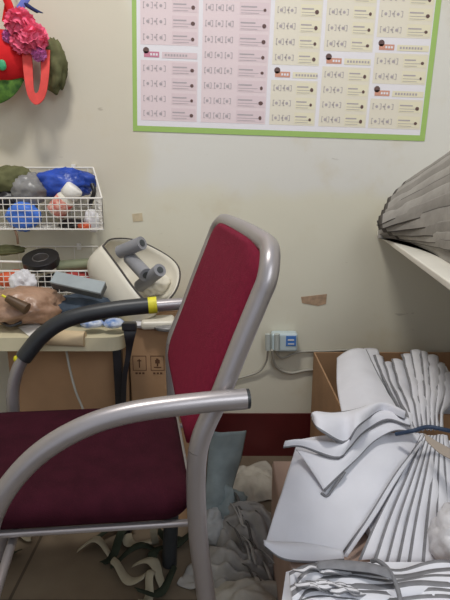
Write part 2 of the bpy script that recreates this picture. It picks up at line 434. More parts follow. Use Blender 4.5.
# ------------------------------------------------------------------ desk and boxes at left
DT = .575
def desk():
    c = Vector((-.72, 1.41, 0)); root = empty('work_table', c, 0, 'low cream topped table against the wall with a cardboard box under it', 'table')
    xr = PY(123, 340, 1.2).x
    pts = []; x0, x1, y0, y1 = -1.25, xr, 1.195, WY-.004; rc = .035
    for cx, cy, a0 in ((x1-rc,y1-.005,0),(x0+rc,y1-.005,90),(x0+rc,y0+rc,180),(x1-rc,y0+rc,270)):
        for k in range(7):
            a = math.radians(a0+15*k); r2 = rc if cy < y1-.01 else .005; pts.append((cx+rc*math.cos(a) if r2 == rc else cx+ (rc if math.cos(a) > .5 else -rc if math.cos(a) < -.5 else 0), cy+r2*math.sin(a)))
    V = [Vector((x,y,DT-.034)) for x,y in pts]+[Vector((x,y,DT)) for x,y in pts]; n = len(pts)
    o = link('tabletop', V, [tuple(range(n))[::-1], tuple(range(n,2*n))]+[(i,(i+1)%n,n+(i+1)%n,n+i) for i in range(n)], CREAM, root, smooth=False)
    for x in (-1.2, xr-.02):
        for y in (1.225, 1.6): box('leg', (x,y,(DT-.035)/2), (.022,.022,DT-.035), BLACKP, root)
desk()
def glyphs(root, X, Y, Z, face='front'):
    """printed care symbols: outlined squares with arrow, cup and small captions"""
    V, Fc = [], []
    def q(x0,z0,x1,z1):
        k = len(V)
        for x,z in ((x0,z0),(x1,z0),(x1,z1),(x0,z1)): V.append(Vector((X+x, Y-.0006, Z+z)))
        Fc.append((k,k+1,k+2,k+3))
    def frame(x0,z0,x1,z1,t=.0016):
        q(x0,z0,x1,z0+t); q(x0,z1-t,x1,z1); q(x0,z0,x0+t,z1); q(x1-t,z0,x1,z1)
    s = .036
    for i in range(4):
        x = i*.047; frame(x, 0, x+s, s*1.15)
        if i == 0: q(x+.016,.008,x+.019,.032); q(x+.012,.026,x+.023,.029)
        elif i == 1: q(x+.012,.020,x+.024,.030); q(x+.016,.012,x+.020,.020); q(x+.008,.008,x+.028,.0105); q(x+.015,.030,x+.021,.034)
        elif i == 2: q(x+.010,.010,x+.026,.013); q(x+.010,.016,x+.026,.019); q(x+.010,.022,x+.026,.025)
        else: q(x+.01,.01,x+.013,.03); q(x+.02,.01,x+.023,.03)
        for k in range(3): q(x+.006+k*.009,-.010,x+.012+k*.009,-.005)
    link('printed_symbols', V, Fc, INK, root, smooth=False)
def carton_closed(x0,x1,y0,y1,h,label,m,z0=0,sym=None,name='cardboard_box'):
    c = Vector(((x0+x1)/2,(y0+y1)/2,z0)); root = empty(name, c, 0, label, 'box')
    box('body', (c.x,c.y,z0+(h-z0)/2), (x1-x0,y1-y0,h-z0), m, root, b=.004)
    # top flaps meeting along the middle
    box('flap', ((x0+x1)/2, y0+(y1-y0)*.25-.0005, h+.0015), (x1-x0-.004,(y1-y0)/2-.004,.003), m, root, b=.001)
    box('flap', ((x0+x1)/2, y0+(y1-y0)*.75+.0005, h+.0015), (x1-x0-.004,(y1-y0)/2-.004,.003), m, root, b=.001)
    if sym: glyphs(root, *sym)
    return root
by = 1.285
xa = PY(128,360,by).x; xb = PY(203,420,by).x
carton_closed(xa+.004, xb, by, by+.33, .568, 'tall brown cardboard box with printed symbols standing right of the table', CARD, sym=(xa+.012, by, .455))
carton_closed(PY(12,400,by).x, xa-.001, by, by+.32, .525, 'plain brown cardboard box pushed under the cream table', CARD2)
# strap and cable hanging in front of the boxes
e = empty('webbing_strap', PY(128,330,1.19), 0, 'black buckled strap hanging off the right end of the table', 'strap')
A = [PY(123,322,1.245)+Vector((0,0,.0)), PY(123,328,1.18), PY(126,350,1.18), PY(122,380,1.185), PY(121,412,1.19)]
B = [PY(136,322,1.245), PY(137,328,1.18), PY(132,350,1.18), PY(127,380,1.185), PY(126,412,1.19)]
sheet('strap_band', A, B, [BLACKP,BLACKP], e, nv=3, up=Vector((0,-1,0)), th=.003)
box('buckle', PY(129,327,1.172), (.034,.008,.018), BLACKP, e)
tag(tube('power_cable', [PY(66,349,1.24)+Vector((0,0,0)), PY(70,370,1.22), PY(76,392,1.20), PY(84,412,1.19), PY(92,440,1.19)], .003, CABLE, None, 8), 'thin pale cable curving down in front of box under table', 'cable')

# ------------------------------------------------------------------ wire baskets
def basket(zb, zr, zrb, label, xl=-1.0):
    root = empty('wire_basket', (xl+.3, WY-.1, zb), 0, label, 'basket', 'wire baskets on the wall')
    yf, yb = WY-.185, WY-.012
    xr = .0
    xr = PY(102, 200, yf).x
    xrb = PY(93,165,yb).x
    def W(name, segs, r=.0012):
        V, Fc = [], []
        for a, b in segs:
            v, f = tube_geo([Vector(a),Vector(b)], r, 6); k = len(V); V += v; Fc += [tuple(i+k for i in ff) for ff in f]
        link(name, V, Fc, WIRE, root, smooth=False)
    step = .0195
    nx = int((xr-xl)/step)
    xs = [xr-i*step for i in range(nx+1)]
    zs = [zb + (zr-zb)*k/5 for k in range(6)]
    W('front_grid', [((x,yf,zb),(x,yf,zr)) for x in xs]+[((xl,yf,z),(xr,yf,z)) for z in zs[1:-1]])
    W('bottom_grid', [((x,yf,zb),(min(x,xrb),yb,zb)) for x in xs]+[((xl,yf+(yb-yf)*k/6,zb),(xr+(xrb-xr)*k/6,yf+(yb-yf)*k/6,zb)) for k in range(1,6)])
    segs = []
    for k in range(0,8):
        t = k/8; y = yf+(yb-yf)*t; zt = zr+(zrb-zr)*t; segs.append(((xr+(xrb-xr)*t,y,zb),(xr+(xrb-xr)*t,y,zt)))
    for k in range(1,5): segs.append(((xr,yf,zs[k]),(xrb,yb,zs[k])))
    W('side_grid', segs)
    W('back_grid', [((x,yb,zb),(x,yb,zrb)) for x in xs if x < xrb][::3]+[((xl,yb,zb+.05),(xrb,yb,zb+.05))])
    rim = [(xl,yf,zr),(xr,yf,zr),(xrb,yb,zrb),(xl,yb,zrb)]
    W('rim', list(zip(rim, rim[1:])), .0024)
    W('base_rim', [((xl,yf,zb),(xr,yf,zb)),((xr,yf,zb),(xrb,yb,zb)),((xrb,yb,zb),(xl,yb,zb)),((xrb,yb,zb),(xrb,yb,zrb))], .002)
    for x in (xl+.15, xrb-.06):
        box('hook', (x, WY-.007, zrb), (.012,.012,.02), WIRE, root, b=.001)
basket(.808,.893,.975,'upper white wire basket on the wall holding blue bag and bottle')
basket(.612,.690,.735,'lower white wire basket on the wall just above the table clutter')
yf = WY-.185
def T(o, label, cat, group=None): return tag(o, label, cat, group)
yc = WY-.10
T(crumple('folded_cloth', PY(8,180,yc), (.075,.045,.040), OLIVE, seed=1, amp=.3), 'dark olive cloth bundle at left end of the upper basket', 'cloth')
T(crumple('plastic_bag', PY(6,200,yc)+Vector((0,0,.006)), (.07,.05,.032), BLACKP, seed=8, amp=.3), 'black plastic bag low at the left end of the upper basket', 'bag')
T(crumple('plastic_bag', PY(30,190,yc-.01), (.05,.045,.045), GREYBAG, seed=2, amp=.35), 'grey crumpled plastic bag in the upper basket', 'bag')
T(crumple('plastic_bag', PY(63,183,yc+.02), (.085,.045,.042), BLUEB, seed=3, amp=.45, freq=2.8), 'blue crumpled plastic bag in the upper wire basket', 'bag')
T(crumple('thread_bundle', PY(24,216,yf+.045), (.048,.028,.042), BLUE, seed=4, amp=.2), 'bright blue bundle behind the grid of the upper basket', 'bundle')
T(crumple('cloth_scrap', PY(93,221,yf+.06), (.022,.025,.034), WCRUMP, seed=5, amp=.3), 'small white scrap at the right end of upper basket', 'scrap')
T(crumple('cloth_scrap', PY(74,224,yf+.06), (.045,.045,.014), BLACKP, seed=6, amp=.3), 'black scrap on the floor of the upper basket', 'scrap')
T(crumple('cloth_scrap', PY(84,226,yf+.025), (.018,.014,.010), ORANGE, seed=7, amp=.3), 'tiny orange scrap at bottom of the upper basket', 'scrap')
T(tube('black_handle', [PY(90,205,yc), PY(94,192,yc-.01), PY(92,184,yc)], .006, BLACKP, None, 10), 'black curved handle end poking up beside the blue bag', 'handle')
# bottle, tilted
def lathe(name, c, ax, prof, m, parent, seg=24):
    ax = ax.normalized(); a = Vector((0,1,0)); s = ax.cross(a).normalized(); t = ax.cross(s)
    V = [Vector(c)+ax*h+(s*math.cos(6.2832*k/seg)+t*math.sin(6.2832*k/seg))*r for h, r in prof for k in range(seg)]; n = len(prof)
    Fc = [(i*seg+k,i*seg+(k+1)%seg,(i+1)*seg+(k+1)%seg,(i+1)*seg+k) for i in range(n-1) for k in range(seg)]
    Fc += [tuple(range(seg))[::-1], tuple((n-1)*seg+k for k in range(seg))]
    o = link(name, V, Fc, m, parent); return o
ax = PY(76,188,yf+.03)-PY(60,208,yf+.03); c = PY(54,214,yf+.045); L = ax.length
bt = empty('pill_bottle', c, 0, 'white capped bottle with red patterned label leaning in upper basket', 'bottle')
lathe('bottle_body', c, ax, [(0,.022),(.004,.027),(.055,.027),(.066,.022),(.072,.019)], WPLAS, bt)
lathe('label_wrap', c, ax, [(.006,.0275),(.0065,.0278),(.052,.0278),(.0525,.0275)], BTLLAB, bt)
lathe('cap', c, ax, [(.066,.022),(.068,.026),(.096,.026),(.100,.022)], WIRE, bt)
# lower basket contents
T(crumple('cloth_scrap', PY(14,280,yf+.05), (.045,.03,.030), ORANGE, seed=11, amp=.3), 'orange red cloth inside the left of the lower basket', 'scrap')
T(crumple('cloth_scrap', PY(52,284,yf+.06), (.05,.03,.030), BLACKP, seed=12, amp=.3), 'black cloth scrap inside the middle of lower basket', 'scrap')
T(crumple('cloth_scrap', PY(79,280,yf+.06), (.05,.03,.026), mat('dull_red_cloth',(170,70,66),.8,0,.25,40), seed=13, amp=.3), 'dull red cloth inside the right of the lower basket', 'scrap')
tp = empty('tape_roll', PY(42,262,yf+.07), 0, 'black roll of tape lying on the lower basket', 'tape roll')
P0 = PY(42,264,yf+.05); tl = Matrix.Rotation(math.radians(22),3,'X')
def ring(name, c, r0, r1, h, m, parent, M):
    V, Fc = [], []; s = 36
    for r, z in ((r1,0),(r1,h),(r0,h),(r0,0)):
        for k in range(s): V.append(Vector(c)+M@Vector((r*math.cos(6.2832*k/s), r*math.sin(6.2832*k/s), z)))
    for i in range(4):
        j = (i+1)%4
        for k in range(s): Fc.append((i*s+k,i*s+(k+1)%s,j*s+(k+1)%s,j*s+k))
    return bev(link(name, V, Fc, m, parent, smooth=False), .002)
ring('tape_band', P0, .024, .052, .024, BLACKP, tp, tl); ring('core', P0, .021, .0238, .024, STEELD, tp, tl)
tb = empty('plastic_tube', PY(76,264,yf+.07), 0, 'sage green tube with an orange end on the lower basket', 'tube')
a0, a1 = PY(58,266,yf+.06), PY(96,263,yf+.05)
tube('tube_body', [a0, a1], .016, SAGE, tb, 18, 2, False); tube('tube_end', [a1, a1.lerp(a0,-.14)], .0165, ORANGE, tb, 18, 2, False)
T(tube('metal_rod', [PY(-30,261,yf+.03), PY(24,262,yf+.03)], .0035, WIRE, None, 8, 2, False), 'white rod resting across the left end of lower basket', 'rod')
T(crumple('cloth_scrap', PY(5,250,yf+.09), (.06,.04,.014), OLIVE, seed=15, amp=.3), 'flat olive scrap above the white rod at far left', 'scrap')
T(tube('cord', [PY(14,228,yf+.01), PY(17,236,yf-.006), PY(18,244,yf-.006)], .0035, mat('brown_cord',(110,84,64),.8), None, 8), 'short brown cord dangling below the upper basket', 'cord')

# ------------------------------------------------------------------ table clutter
def Zt(px, py, dz=0): return PZ(px, py, DT+dz)
T(crumple('plastic_bag', PY(22,306,1.30)+Vector((0,0,.0)), (.105,.075,.046), BROWNBAG, seed=21, amp=.34, freq=2.6, flat=.036), 'brown translucent plastic bag lying on the left of the table', 'bag')
pg = empty('power_plug', PY(18,305,1.215), 0, 'brown power plug lying on the brown plastic bag', 'plug')
p0, p1 = PY(7,298,1.225), PY(27,309,1.215)
BRN = mat('dark_brown_plastic', (84,62,40), .45)
tube('plug_body', [p0,p0.lerp(p1,.3),p0.lerp(p1,.7),p1], .012, BRN, pg, 14, 4, rfun=lambda t: .009+.006*t)
tube('prong', [p0, p0.lerp(p1,-.25)], .003, YELLOW, pg, 8, 2, False)
T(crumple('plastic_bag', PY(24,284,1.40), (.035,.03,.036), WCRUMP, seed=22, amp=.4), 'white crumpled plastic bag in front of the lower basket', 'bag')
# grey device bar
d0, d1 = PY(54,280,1.32), PY(104,291,1.27)
dv = empty('handheld_device', d0.lerp(d1,.5), 0, 'grey long flat handheld device lying tilted in front of lower basket', 'device')
def bar(name, a, b, wv, hv, m, parent, bw=.003):
    V = []
    for p in (a,b):
        for s, t in ((-1,-1),(1,-1),(1,1),(-1,1)): V.append(p+wv*s+hv*t)
    return bev(link(name, V, [(3,2,1,0),(4,5,6,7)]+[(i,(i+1)%4,4+(i+1)%4,4+i) for i in range(4)], m, parent, smooth=False), bw)
wv = Vector((.004,.016,.012)); hv = Vector((0,-.006,.008))
bar('device_body', d0, d1, wv, hv, DEVD, dv); bar('device_cover', d0+hv*1.1, d1+hv*1.1, wv*.96, hv*.35, DEVT, dv, .002)
T(crumple('folded_cloth', PY(84,306,1.36), (.10,.09,.028), SLATE, seed=24, amp=.25, flat=.024), 'dark slate cloth bunched on the table behind the black armrest', 'cloth')
T(crumple('plastic_packet', PY(92,324,1.235)+Vector((0,0,.002)), (.028,.022,.012), PACK, seed=25, amp=.15), 'blue and white plastic packet at table edge, left of two', 'packet', )
T(crumple('plastic_packet', PY(114,324,1.235)+Vector((0,0,.002)), (.026,.022,.012), PACK, seed=26, amp=.15), 'blue and white plastic packet at table edge beside the black strap', 'packet')
# tan rolled card at the edge
rl = [PZ(64,341,DT-.0), PZ(64,341,DT)]
T(tube('card_roll', [PY(40,337,1.196), PY(85,339,1.196)], .019, TAN, None, 20, 2, False), 'tan rolled card lying at the front edge of the table', 'roll')
V = [Zt(18,327,.004), Zt(36,322,.012), Zt(50,331,.004), Zt(30,337,.003)]
o = link('paper_sheet', V, [(0,1,2,3)], PAPER, smooth=False); o.modifiers.new('t','SOLIDIFY').thickness = .001; T(o, 'white folded paper scrap at the front of the table', 'paper')
T(tube('scissors_handle', [PY(0,321,1.25), PY(10,326,1.23), PY(22,322,1.24)], .004, BLACKP, None, 8), 'black loop of cord along the front left table edge', 'cord')

# white tub with dark piped rim, lying open to the right
def tub():
    rimpx = [(103,246,1.42),(112,239,1.50),(135,240,1.53),(158,250,1.52),(175,262,1.46),(180,275,1.40),(175,292,1.34),(160,306,1.29),(148,303,1.28),(134,288,1.30),(118,266,1.35)]
    rim = [PY(*p) for p in rimpx]
    cen = sum(rim, Vector())/len(rim)
    bot = PY(112,302,1.44); root = empty('plastic_tub', Vector((bot.x, bot.y, DT)), 0, 'white plastic tub with dark piped rim tipped open beside the table', 'tub')
    rimc = catmull(rim+[rim[0]], 5)[:-1]; n = len(rimc)
    V, Fc = [], []; K = 9
    for j in range(K+1):
        t = j/K
        for p in rimc:
            sc = 1 + .10*math.sin(math.pi*min(1,t*1.1)) - .62*t**2.6
            V.append(cen.lerp(bot, t) + (p-cen)*sc*(1) )
    for j in range(K):
        for k in range(n): Fc.append((j*n+k, j*n+(k+1)%n, (j+1)*n+(k+1)%n, (j+1)*n+k))
    Fc.append(tuple(K*n+k for k in range(n)))
    for i, v in enumerate(V): V[i] = Vector((v.x, min(v.y, WY-.01), max(v.z, DT+.003)))
    o = link('tub_shell', V, Fc, WPLAS, root); s = o.modifiers.new('t','SOLIDIFY'); s.thickness = .004
    pth = [Vector((p.x,p.y,p.z)) for p in rimc]+[rimc[0]]
    v, f = tube_geo(pth, .0026, 8, False); link('rim_piping', v, f, DPIPE, root)
    return cen
tc = tub()
def roll(px0,py0,y0,px1,py1,y1,r,label):
    a, b = PY(px0,py0,y0), PY(px1,py1,y1); e = empty('tube_roll', a.lerp(b,.5), 0, label, 'roll', 'grey rolls in the white tub')
    tube('roll_body', [a,b], r, GREYC, e, 20, 2, False); d = (b-a).normalized(); tube('roll_core', [b, b+d*.002], r*.5, DEVD, e, 14, 2, False)
roll(120,252,1.42,142,243,1.38,.0185,'grey plastic roll sticking up from the top of white tub')
roll(130,258,1.42,146,275,1.34,.0190,'grey plastic roll in the middle of the white tub')
roll(140,286,1.40,160,270,1.32,.0175,'grey plastic roll lowest in the white tub pointing right')
T(crumple('plastic_bag', PY(155,284,1.42), (.04,.045,.035), WPLAS, seed=31, amp=.3), 'white crumpled bag lining the lower part of tub', 'bag')
zt = .572
T(box('plastic_tray', PZ(158,322,zt+.012), (.085,.07,.022), WPLAS, b=.008, rz=.1), 'white shallow tray on top of the tall cardboard box', 'tray')
T(crumple('cloth_scrap', PZ(140,324,zt+.008), (.028,.02,.009), WCRUMP, seed=33, amp=.3), 'white crumpled scrap on the box next to black strap', 'scrap')
T(crumple('cloth_scrap', PZ(170,328,zt+.006), (.04,.016,.008), GREYBAG, seed=34, amp=.3), 'grey crumpled scrap at front edge of the tall box', 'scrap')

# ------------------------------------------------------------------ hanging bag and flowers
hy = WY-.075
nl = tube('wall_nail', [PY(14,-14,WY-.001), PY(14,-14,WY-.05)], .003, STEELD, None, 8, 2, False); T(nl, 'steel nail in the wall holding the red bag', 'nail')
bg = empty('hanging_bag', PY(5,60,hy), 0, 'red cloth bag hanging on the wall at the top left', 'bag')
crumple('bag_body', PY(2,58,hy), (.078,.045,.070), RED, bg, 41, .12, 1.2)
tube('bag_cord', [PY(14,-14,WY-.045), PY(8,0,hy), PY(4,22,hy)], .006, RED, bg, 10)
crumple('green_patch', PY(2,65,hy-.047), (.012,.006,.014), GREEN, bg, 42, .1, 1)
A = [PY(22,52,hy-.03), PY(24,75,hy-.035), PY(28,96,hy-.035), PY(36,105,hy-.03), PY(45,97,hy-.03), PY(49,75,hy-.03), PY(50,50,hy-.02)]
B = [PY(32,52,hy-.028), PY(33,75,hy-.033), PY(34,90,hy-.033), PY(36,93.5,hy-.03), PY(39,90,hy-.03), PY(41,75,hy-.03), PY(41,50,hy-.02)]
sheet('strap_loop', A, B, [CORAL,CORAL], bg, nu=30, nv=3, up=Vector((0,-1,0)), th=.004, wob=0)
crumple('lining', PY(54,66,hy+.02), (.034,.03,.066), OLIVE, bg, 43, .45, 1.3)
def leaf(px,py,l,w,a,m,label,y=hy-.01):
    c = PY(px,py,y); d = Vector((math.cos(a),0,math.sin(a))); s = Vector((-d.z,0,d.x)); A, B = [], []
    for k in range(7):
        t = k/6; ww = w*math.sin(math.pi*(.06+.9*t))**.8; p = c+d*l*(t-.5)+Vector((0,-.02*math.sin(3.14*t),0)); A.append(p+s*ww); B.append(p-s*ww)
    o = sheet('fabric_leaf', A, B, [m,m], None, nu=14, nv=4, bulge=.006, up=Vector((0,-1,0)), th=.002, seed=px); T(o, label, 'leaf')
leaf(6,90,.12,.030,.55,LEAF,'green patterned cloth leaf hanging under the red bag',hy)
def puff(px,py,r,m,label,seed):
    c = PY(px,py,hy-.035); root = empty('pompom_flower', c, 0, label, 'flower', 'flowers hanging on the red bag')
    V, Fc = [], []; rr = random.Random(seed)
    for i in range(70):
        th = math.acos(1-2*(i+.5)/70); ph = 2.399*i
        d = Vector((math.sin(th)*math.cos(ph), math.sin(th)*math.sin(ph), math.cos(th)))
        s = d.cross(Vector((rr.random()-.5,rr.random()-.5,rr.random()-.5))).normalized(); t = d.cross(s)
        k = len(V); w = r*.34
        P = [c+d*r*.35, c+d*r*.8+s*w, c+d*r*1.05+s*w*.55+t*w*.3, c+d*r*1.0+t*w*.15-s*0, c+d*r*1.05-s*w*.55+t*w*.3, c+d*r*.8-s*w]
        V += P; Fc.append((k,k+1,k+2,k+3)); Fc.append((k,k+3,k+4,k+5))
    link('petals', V, Fc, m, root, smooth=False); crumple('core', c, (r*.75,r*.75,r*.75), m, root, seed, .1, 3, 3)
puff(20,24,.040,PINK,'pink pompom flower on the red bag, upper left one',1)
puff(33,38,.040,PINK,'pink pompom flower on the red bag, nearest the strap',2)
puff(22,42,.032,PINK,'pink pompom flower below and left of its pink neighbours',5)
puff(39,54,.020,MAGEN,'small mauve flower at the top of the coral strap',3)
puff(9,36,.018,MAGEN,'small mauve flower on the left over the red bag',4)
def ribbon(p, w, m, label, y=hy-.02):
    A = [PY(x-w,yy,y) for x,yy in p]; B = [PY(x+w,yy,y) for x,yy in p]
    T(sheet('ribbon', A, B, [m,m], None, nu=14, nv=3, up=Vector((0,-1,0)), th=.002, bulge=.004), label, 'ribbon')
ribbon([(2,-12),(8,2),(13,14)], 4, RED, 'red ribbon rising from the pink flowers')
ribbon([(32,-12),(26,0),(18,12)], 4.5, PERI, 'periwinkle blue ribbon rising from the pink flowers')
ribbon([(24,3),(31,8),(40,13)], 3, NAVY, 'navy ribbon tip to the right above the pink flowers')

# ------------------------------------------------------------------ adapter and cables on the wall
ad = empty('socket_adapter', PY(282,342,WY-.02), 0, 'pale socket adapter with blue label on the wall behind the chair', 'adapter')
c = PY(284,341,WY-.022); box('adapter_body', c, (.085,.04,.062), SOCK, ad, b=.008)
box('blue_label', PY(291,341,WY-.043), (.032,.002,.034), mat('blue_label',(70,120,190),.5), ad, b=.0005)
box('label_mark', PY(291,340,WY-.0445), (.020,.001,.004), PAPER, ad, b=0); box('label_mark', PY(291,344,WY-.0445), (.020,.001,.003), PAPER, ad, b=0)
plugm = mat('pale_plug',(176,182,176),.5)
for px in (268, 277):
    tube('plug', [PY(px,334,WY-.045), PY(px,350,WY-.045)], .009, plugm, ad, 12, 2, False)
def cable(pts, label, r=.0035, m=CABLE):
    T(tube('wall_cable', [PY(x,y,WY-d) for x,y,d in pts], r, m, None, 8), label, 'cable')
cable([(268,350,.045),(266,362,.02),(258,372,.01),(240,378,.008),(228,382,.008)], 'grey cable running down left from adapter behind the chair')
cable([(275,350,.045),(282,358,.02),(300,352,.008),(330,351,.006),(362,349,.006)], 'upper pale cable running right from the adapter along the wall')
cable([(272,350,.045),(276,366,.02),(290,373,.008),(310,370,.006),(345,370,.006)], 'lower pale cable sagging right from adapter towards the open box', .0045)

# ------------------------------------------------------------------ shelf with grey pieces at right
SZ = .80
pA = PY(377,231,WY-.002); SZ = pA.z; pB = PZ(452,284,SZ); d = (pB-pA); pC = pA+d*1.35
V = []
for z in (SZ-.014, SZ):
    for p in ((pA.x,pA.y),(1.048,WY-.002),(1.048,pC.y),(pC.x,pC.y)): V.append(Vector((p[0],p[1],z)))
o = bev(link('wall_shelf', V, [(3,2,1,0),(4,5,6,7)]+[(i,(i+1)%4,4+(i+1)%4,4+i) for i in range(4)], mat('white_shelf_board',(228,224,212),.5,0,.04,10), smooth=False), .003)
T(o, 'white board shelf at right carrying a pile of grey pieces', 'shelf')
NS = 16
for k in range(NS):
    t = k/(NS-1)
    j = R.uniform(-2,2)
    tipx = 377+64*t**1.25+j; tipy = 227-56*t
    a = PY(tipx+4, tipy+5+2*(1-t), 1.44-.10*t); a0 = PY(tipx, tipy-2, 1.53-.06*t)
    b = PY(462, 236-50*t+R.uniform(-2,2), 1.24); b0 = PY(476, 205-60*t, 1.36)
    lo = SZ+.003+.002*k
    for p in (a,a0,b,b0): p.z = max(p.z, lo)
    for p in (a,a0):
        p.z = max(lo, p.z)
    g = GREYF if k % 3 else mat('grey_fabric_light',(166,162,155),.92,0,.1,20,.3,60)
    T(sheet('cut_fabric_piece', [a, a.lerp(b,.35)+Vector((0,0,.006)), a.lerp(b,.7)+Vector((0,0,.004)), b], [a0, a0.lerp(b0,.4)+Vector((0,0,.01)), b0], [g, GREYD], None, nu=20, nv=6, bulge=.006, edge=(True,False), ends=(False,False), th=.0025, wob=.0015, seed=k),
      'grey cut garment piece in the fanned pile on the white shelf', 'fabric piece', 'grey pieces piled on the shelf')

outl = [(431,168),(418,175),(404,184),(396,192),(388,200),(385,206),(382,212),(379,218),(377,223),(378,227),(383,230),(389,233),(396,236),(402,238)]
ends_ = [140,139,140,142,147,155,164,174,186,200,220,234,244,252]
NF = 13
for i in range(NF):
    Y0 = 1.24-.022*i
    def fp(k, t, dy, ddy, dx=0): (Tx, Ty) = outl[k]; return PY(Tx+dx+(470-Tx)*t, Ty+(ends_[k]-Ty)*t+ddy, 1.47-.006*k+(Y0-1.47)*t+dy)
    ts = [0, .4, .8, 1.2]
    p = [fp(i,t,0,-1.5) for t in ts]; q = [fp(i+1,t,-.02,3,1) for t in ts]
    for v in p+q: v.z = max(v.z, SZ+.004)
    T(sheet('cut_fabric_piece', p, q, [GREYF if i%2 else mat('grey_fabric_mid',(146,142,136),.92,0,.1,20,.3,60), GREYD], None, nu=22, nv=5, bulge=.003, up=Vector((-.3,-.6,.8)), edge=(i%3==0,True), ends=(True,False), ew=1.8, th=.002, wob=.0015, seed=300+i),
      'long grey cut piece fanning from the left tip over the pile on the shelf', 'fabric piece', 'grey pieces fanned over the pile')
# bulk of the pile under the fanned pieces, its upper face following them
V, Fc = [], []; cols_ = [.03,.25,.5,.75,1.0,1.19]
for k in range(0, 14):
    Y0 = 1.24-.022*k
    for t in cols_:
        (Tx, Ty) = outl[k]; p = PY(Tx+(470-Tx)*t, Ty+(ends_[k]-Ty)*t+3, 1.50-.006*k+(Y0-1.47)*t); V.append(Vector((p.x, p.y+.012, max(SZ+.003, p.z-.014))))
nc = len(cols_); nb = len(V); V += [Vector((v.x, v.y, SZ+.001)) for v in V]
for k in range(13):
    for j in range(nc-1):
        a_ = k*nc+j; Fc.append((a_,a_+1,a_+nc+1,a_+nc)); Fc.append((nb+a_,nb+a_+nc,nb+a_+nc+1,nb+a_+1))
for k in range(13):
    for j in (0,nc-1): a_ = k*nc+j; Fc.append((a_,a_+nc,nb+a_+nc,nb+a_))
for j in range(nc-1):
    for k in (0,13): a_ = k*nc+j; Fc.append((a_,a_+1,nb+a_+1,nb+a_))
T(link('fabric_stack', V, Fc, GREYF, smooth=False), 'grey bulk of stacked cloth on the shelf beneath the fanned pieces', 'fabric stack')
# ------------------------------------------------------------------ cartons at right
def open_carton(x0,x1,y0,y1,h,label,m):
    root = empty('open_cardboard_box', ((x0+x1)/2,(y0+y1)/2,0), 0, label, 'box'); t = .005
    box('side_panel', (x0+t/2,(y0+y1)/2,h/2), (t,y1-y0,h), m, root, b=.001); box('side_panel', (x1-t/2,(y0+y1)/2,h/2), (t,y1-y0,h), m, root, b=.001)
    box('end_panel', ((x0+x1)/2,y0+t/2,h/2), (x1-x0-2*t,t,h), m, root, b=.001); box('end_panel', ((x0+x1)/2,y1-t/2,h/2), (x1-x0-2*t,t,h), m, root, b=.001)
    box('bottom_panel', ((x0+x1)/2,(y0+y1)/2,t/2), (x1-x0-2*t,y1-y0-2*t,t), m, root, b=.001)
x0 = PY(314,354,1.6).x
open_carton(x0, x0+.50, 1.16, 1.61, .39, 'open cardboard box against the wall filled with white pieces', CARD2)
carton_closed(.115, .70, .62, 1.13, .28, 'pale cardboard box under the big white fabric sheaf', CARDP)

# ------------------------------------------------------------------ white sheaf
K = PY(424,433,1.02)
def LP(px, py, lift=0):      # lower slope of the sheaf: a plane from the knot down towards the camera
    n = Vector((0,-.60,1)).normalized(); p0 = Vector((0,1.02,K.z)); d = ray(px,py); o = Vector((0,0,CZ))
    t = (p0+n*lift-o).dot(n)/d.dot(n); return o+d*t
def UP(px, py, lift=0):
    n = Vector((0,-.02,1)).normalized(); p0 = Vector((0,1.02,K.z)); d = ray(px,py); o = Vector((0,0,CZ))
    t = (p0+n*lift-o).dot(n)/d.dot(n); return o+d*t
WG = [WHITEF, EDGEF]
def piece(A, B, label, group=None, **kw):
    return T(sheet('cut_garment_piece', A, B, WG, None, **kw), label, 'fabric piece', group)
# broad panel on the left of the lower fan
piece([LP(298,440,.0),LP(282,490,0),LP(264,546,0)],[LP(426,434,.02),LP(385,495,.012),LP(341,556,.004)],'broad smooth white garment piece with grey seam, left of the fanned strips',nv=12,nu=26,bulge=.012,edge=(False,True),ends=(False,False),ew=.5,wob=.004,seed=2)
# its turned up lower hem
piece([LP(263,541,.006),LP(278,543,.012),LP(306,543,.016),LP(341,551,.012)],[LP(264,547,.02),LP(282,560,.022),LP(308,563,.02),LP(344,560,.014)],'white rolled hem along the lower edge of the broad white piece',nv=5,bulge=.008,edge=(False,True),ew=2,seed=3)
# folded layers at left of the knot
def SP(p, l): return (UP if p[1] < 433 else LP)(p[0], p[1], l)
def SPs(ps, l): return [SP(p, l) for p in ps]
piece(SPs([(296,450),(336,457),(347,449),(364,433),(386,420),(408,424)],.034),SPs([(325,492),(343,473),(358,458),(374,442),(396,431),(416,432)],.030),'white folded layer whose grey hem ends at the curled thread',nu=30,nv=8,bulge=.006,edge=(False,True),ew=1.3,seed=4)
piece(SPs([(286,443),(312,440),(345,441),(358,427),(380,411),(408,419)],.046),SPs([(283,449),(302,448),(336,459),(347,451),(363,434),(386,421),(410,427)],.042),'narrow white fold with grey hem reaching the far left tip of the pile',nu=32,nv=6,bulge=.010,edge=(False,True),ew=2.6,seed=6)
piece(SPs([(311,417),(316,411),(334,413),(358,408),(384,404),(404,415)],.056),SPs([(312,420),(320,431),(345,444),(358,428),(380,411),(404,420)],.052),'white folded piece with a rounded left edge, top of the folds',nu=32,nv=8,bulge=.016,edge=(True,True),ew=1.6,seed=5)
# large panel inside the carton
piece([UP(337,358,.0),UP(337,385,.012),UP(342,415,.012)],[UP(366,350,.02),UP(384,385,.03),UP(408,424,.02)],'broad white piece standing against the left side of the open box',nv=10,bulge=.02,edge=(False,True),ew=.7,seed=8)
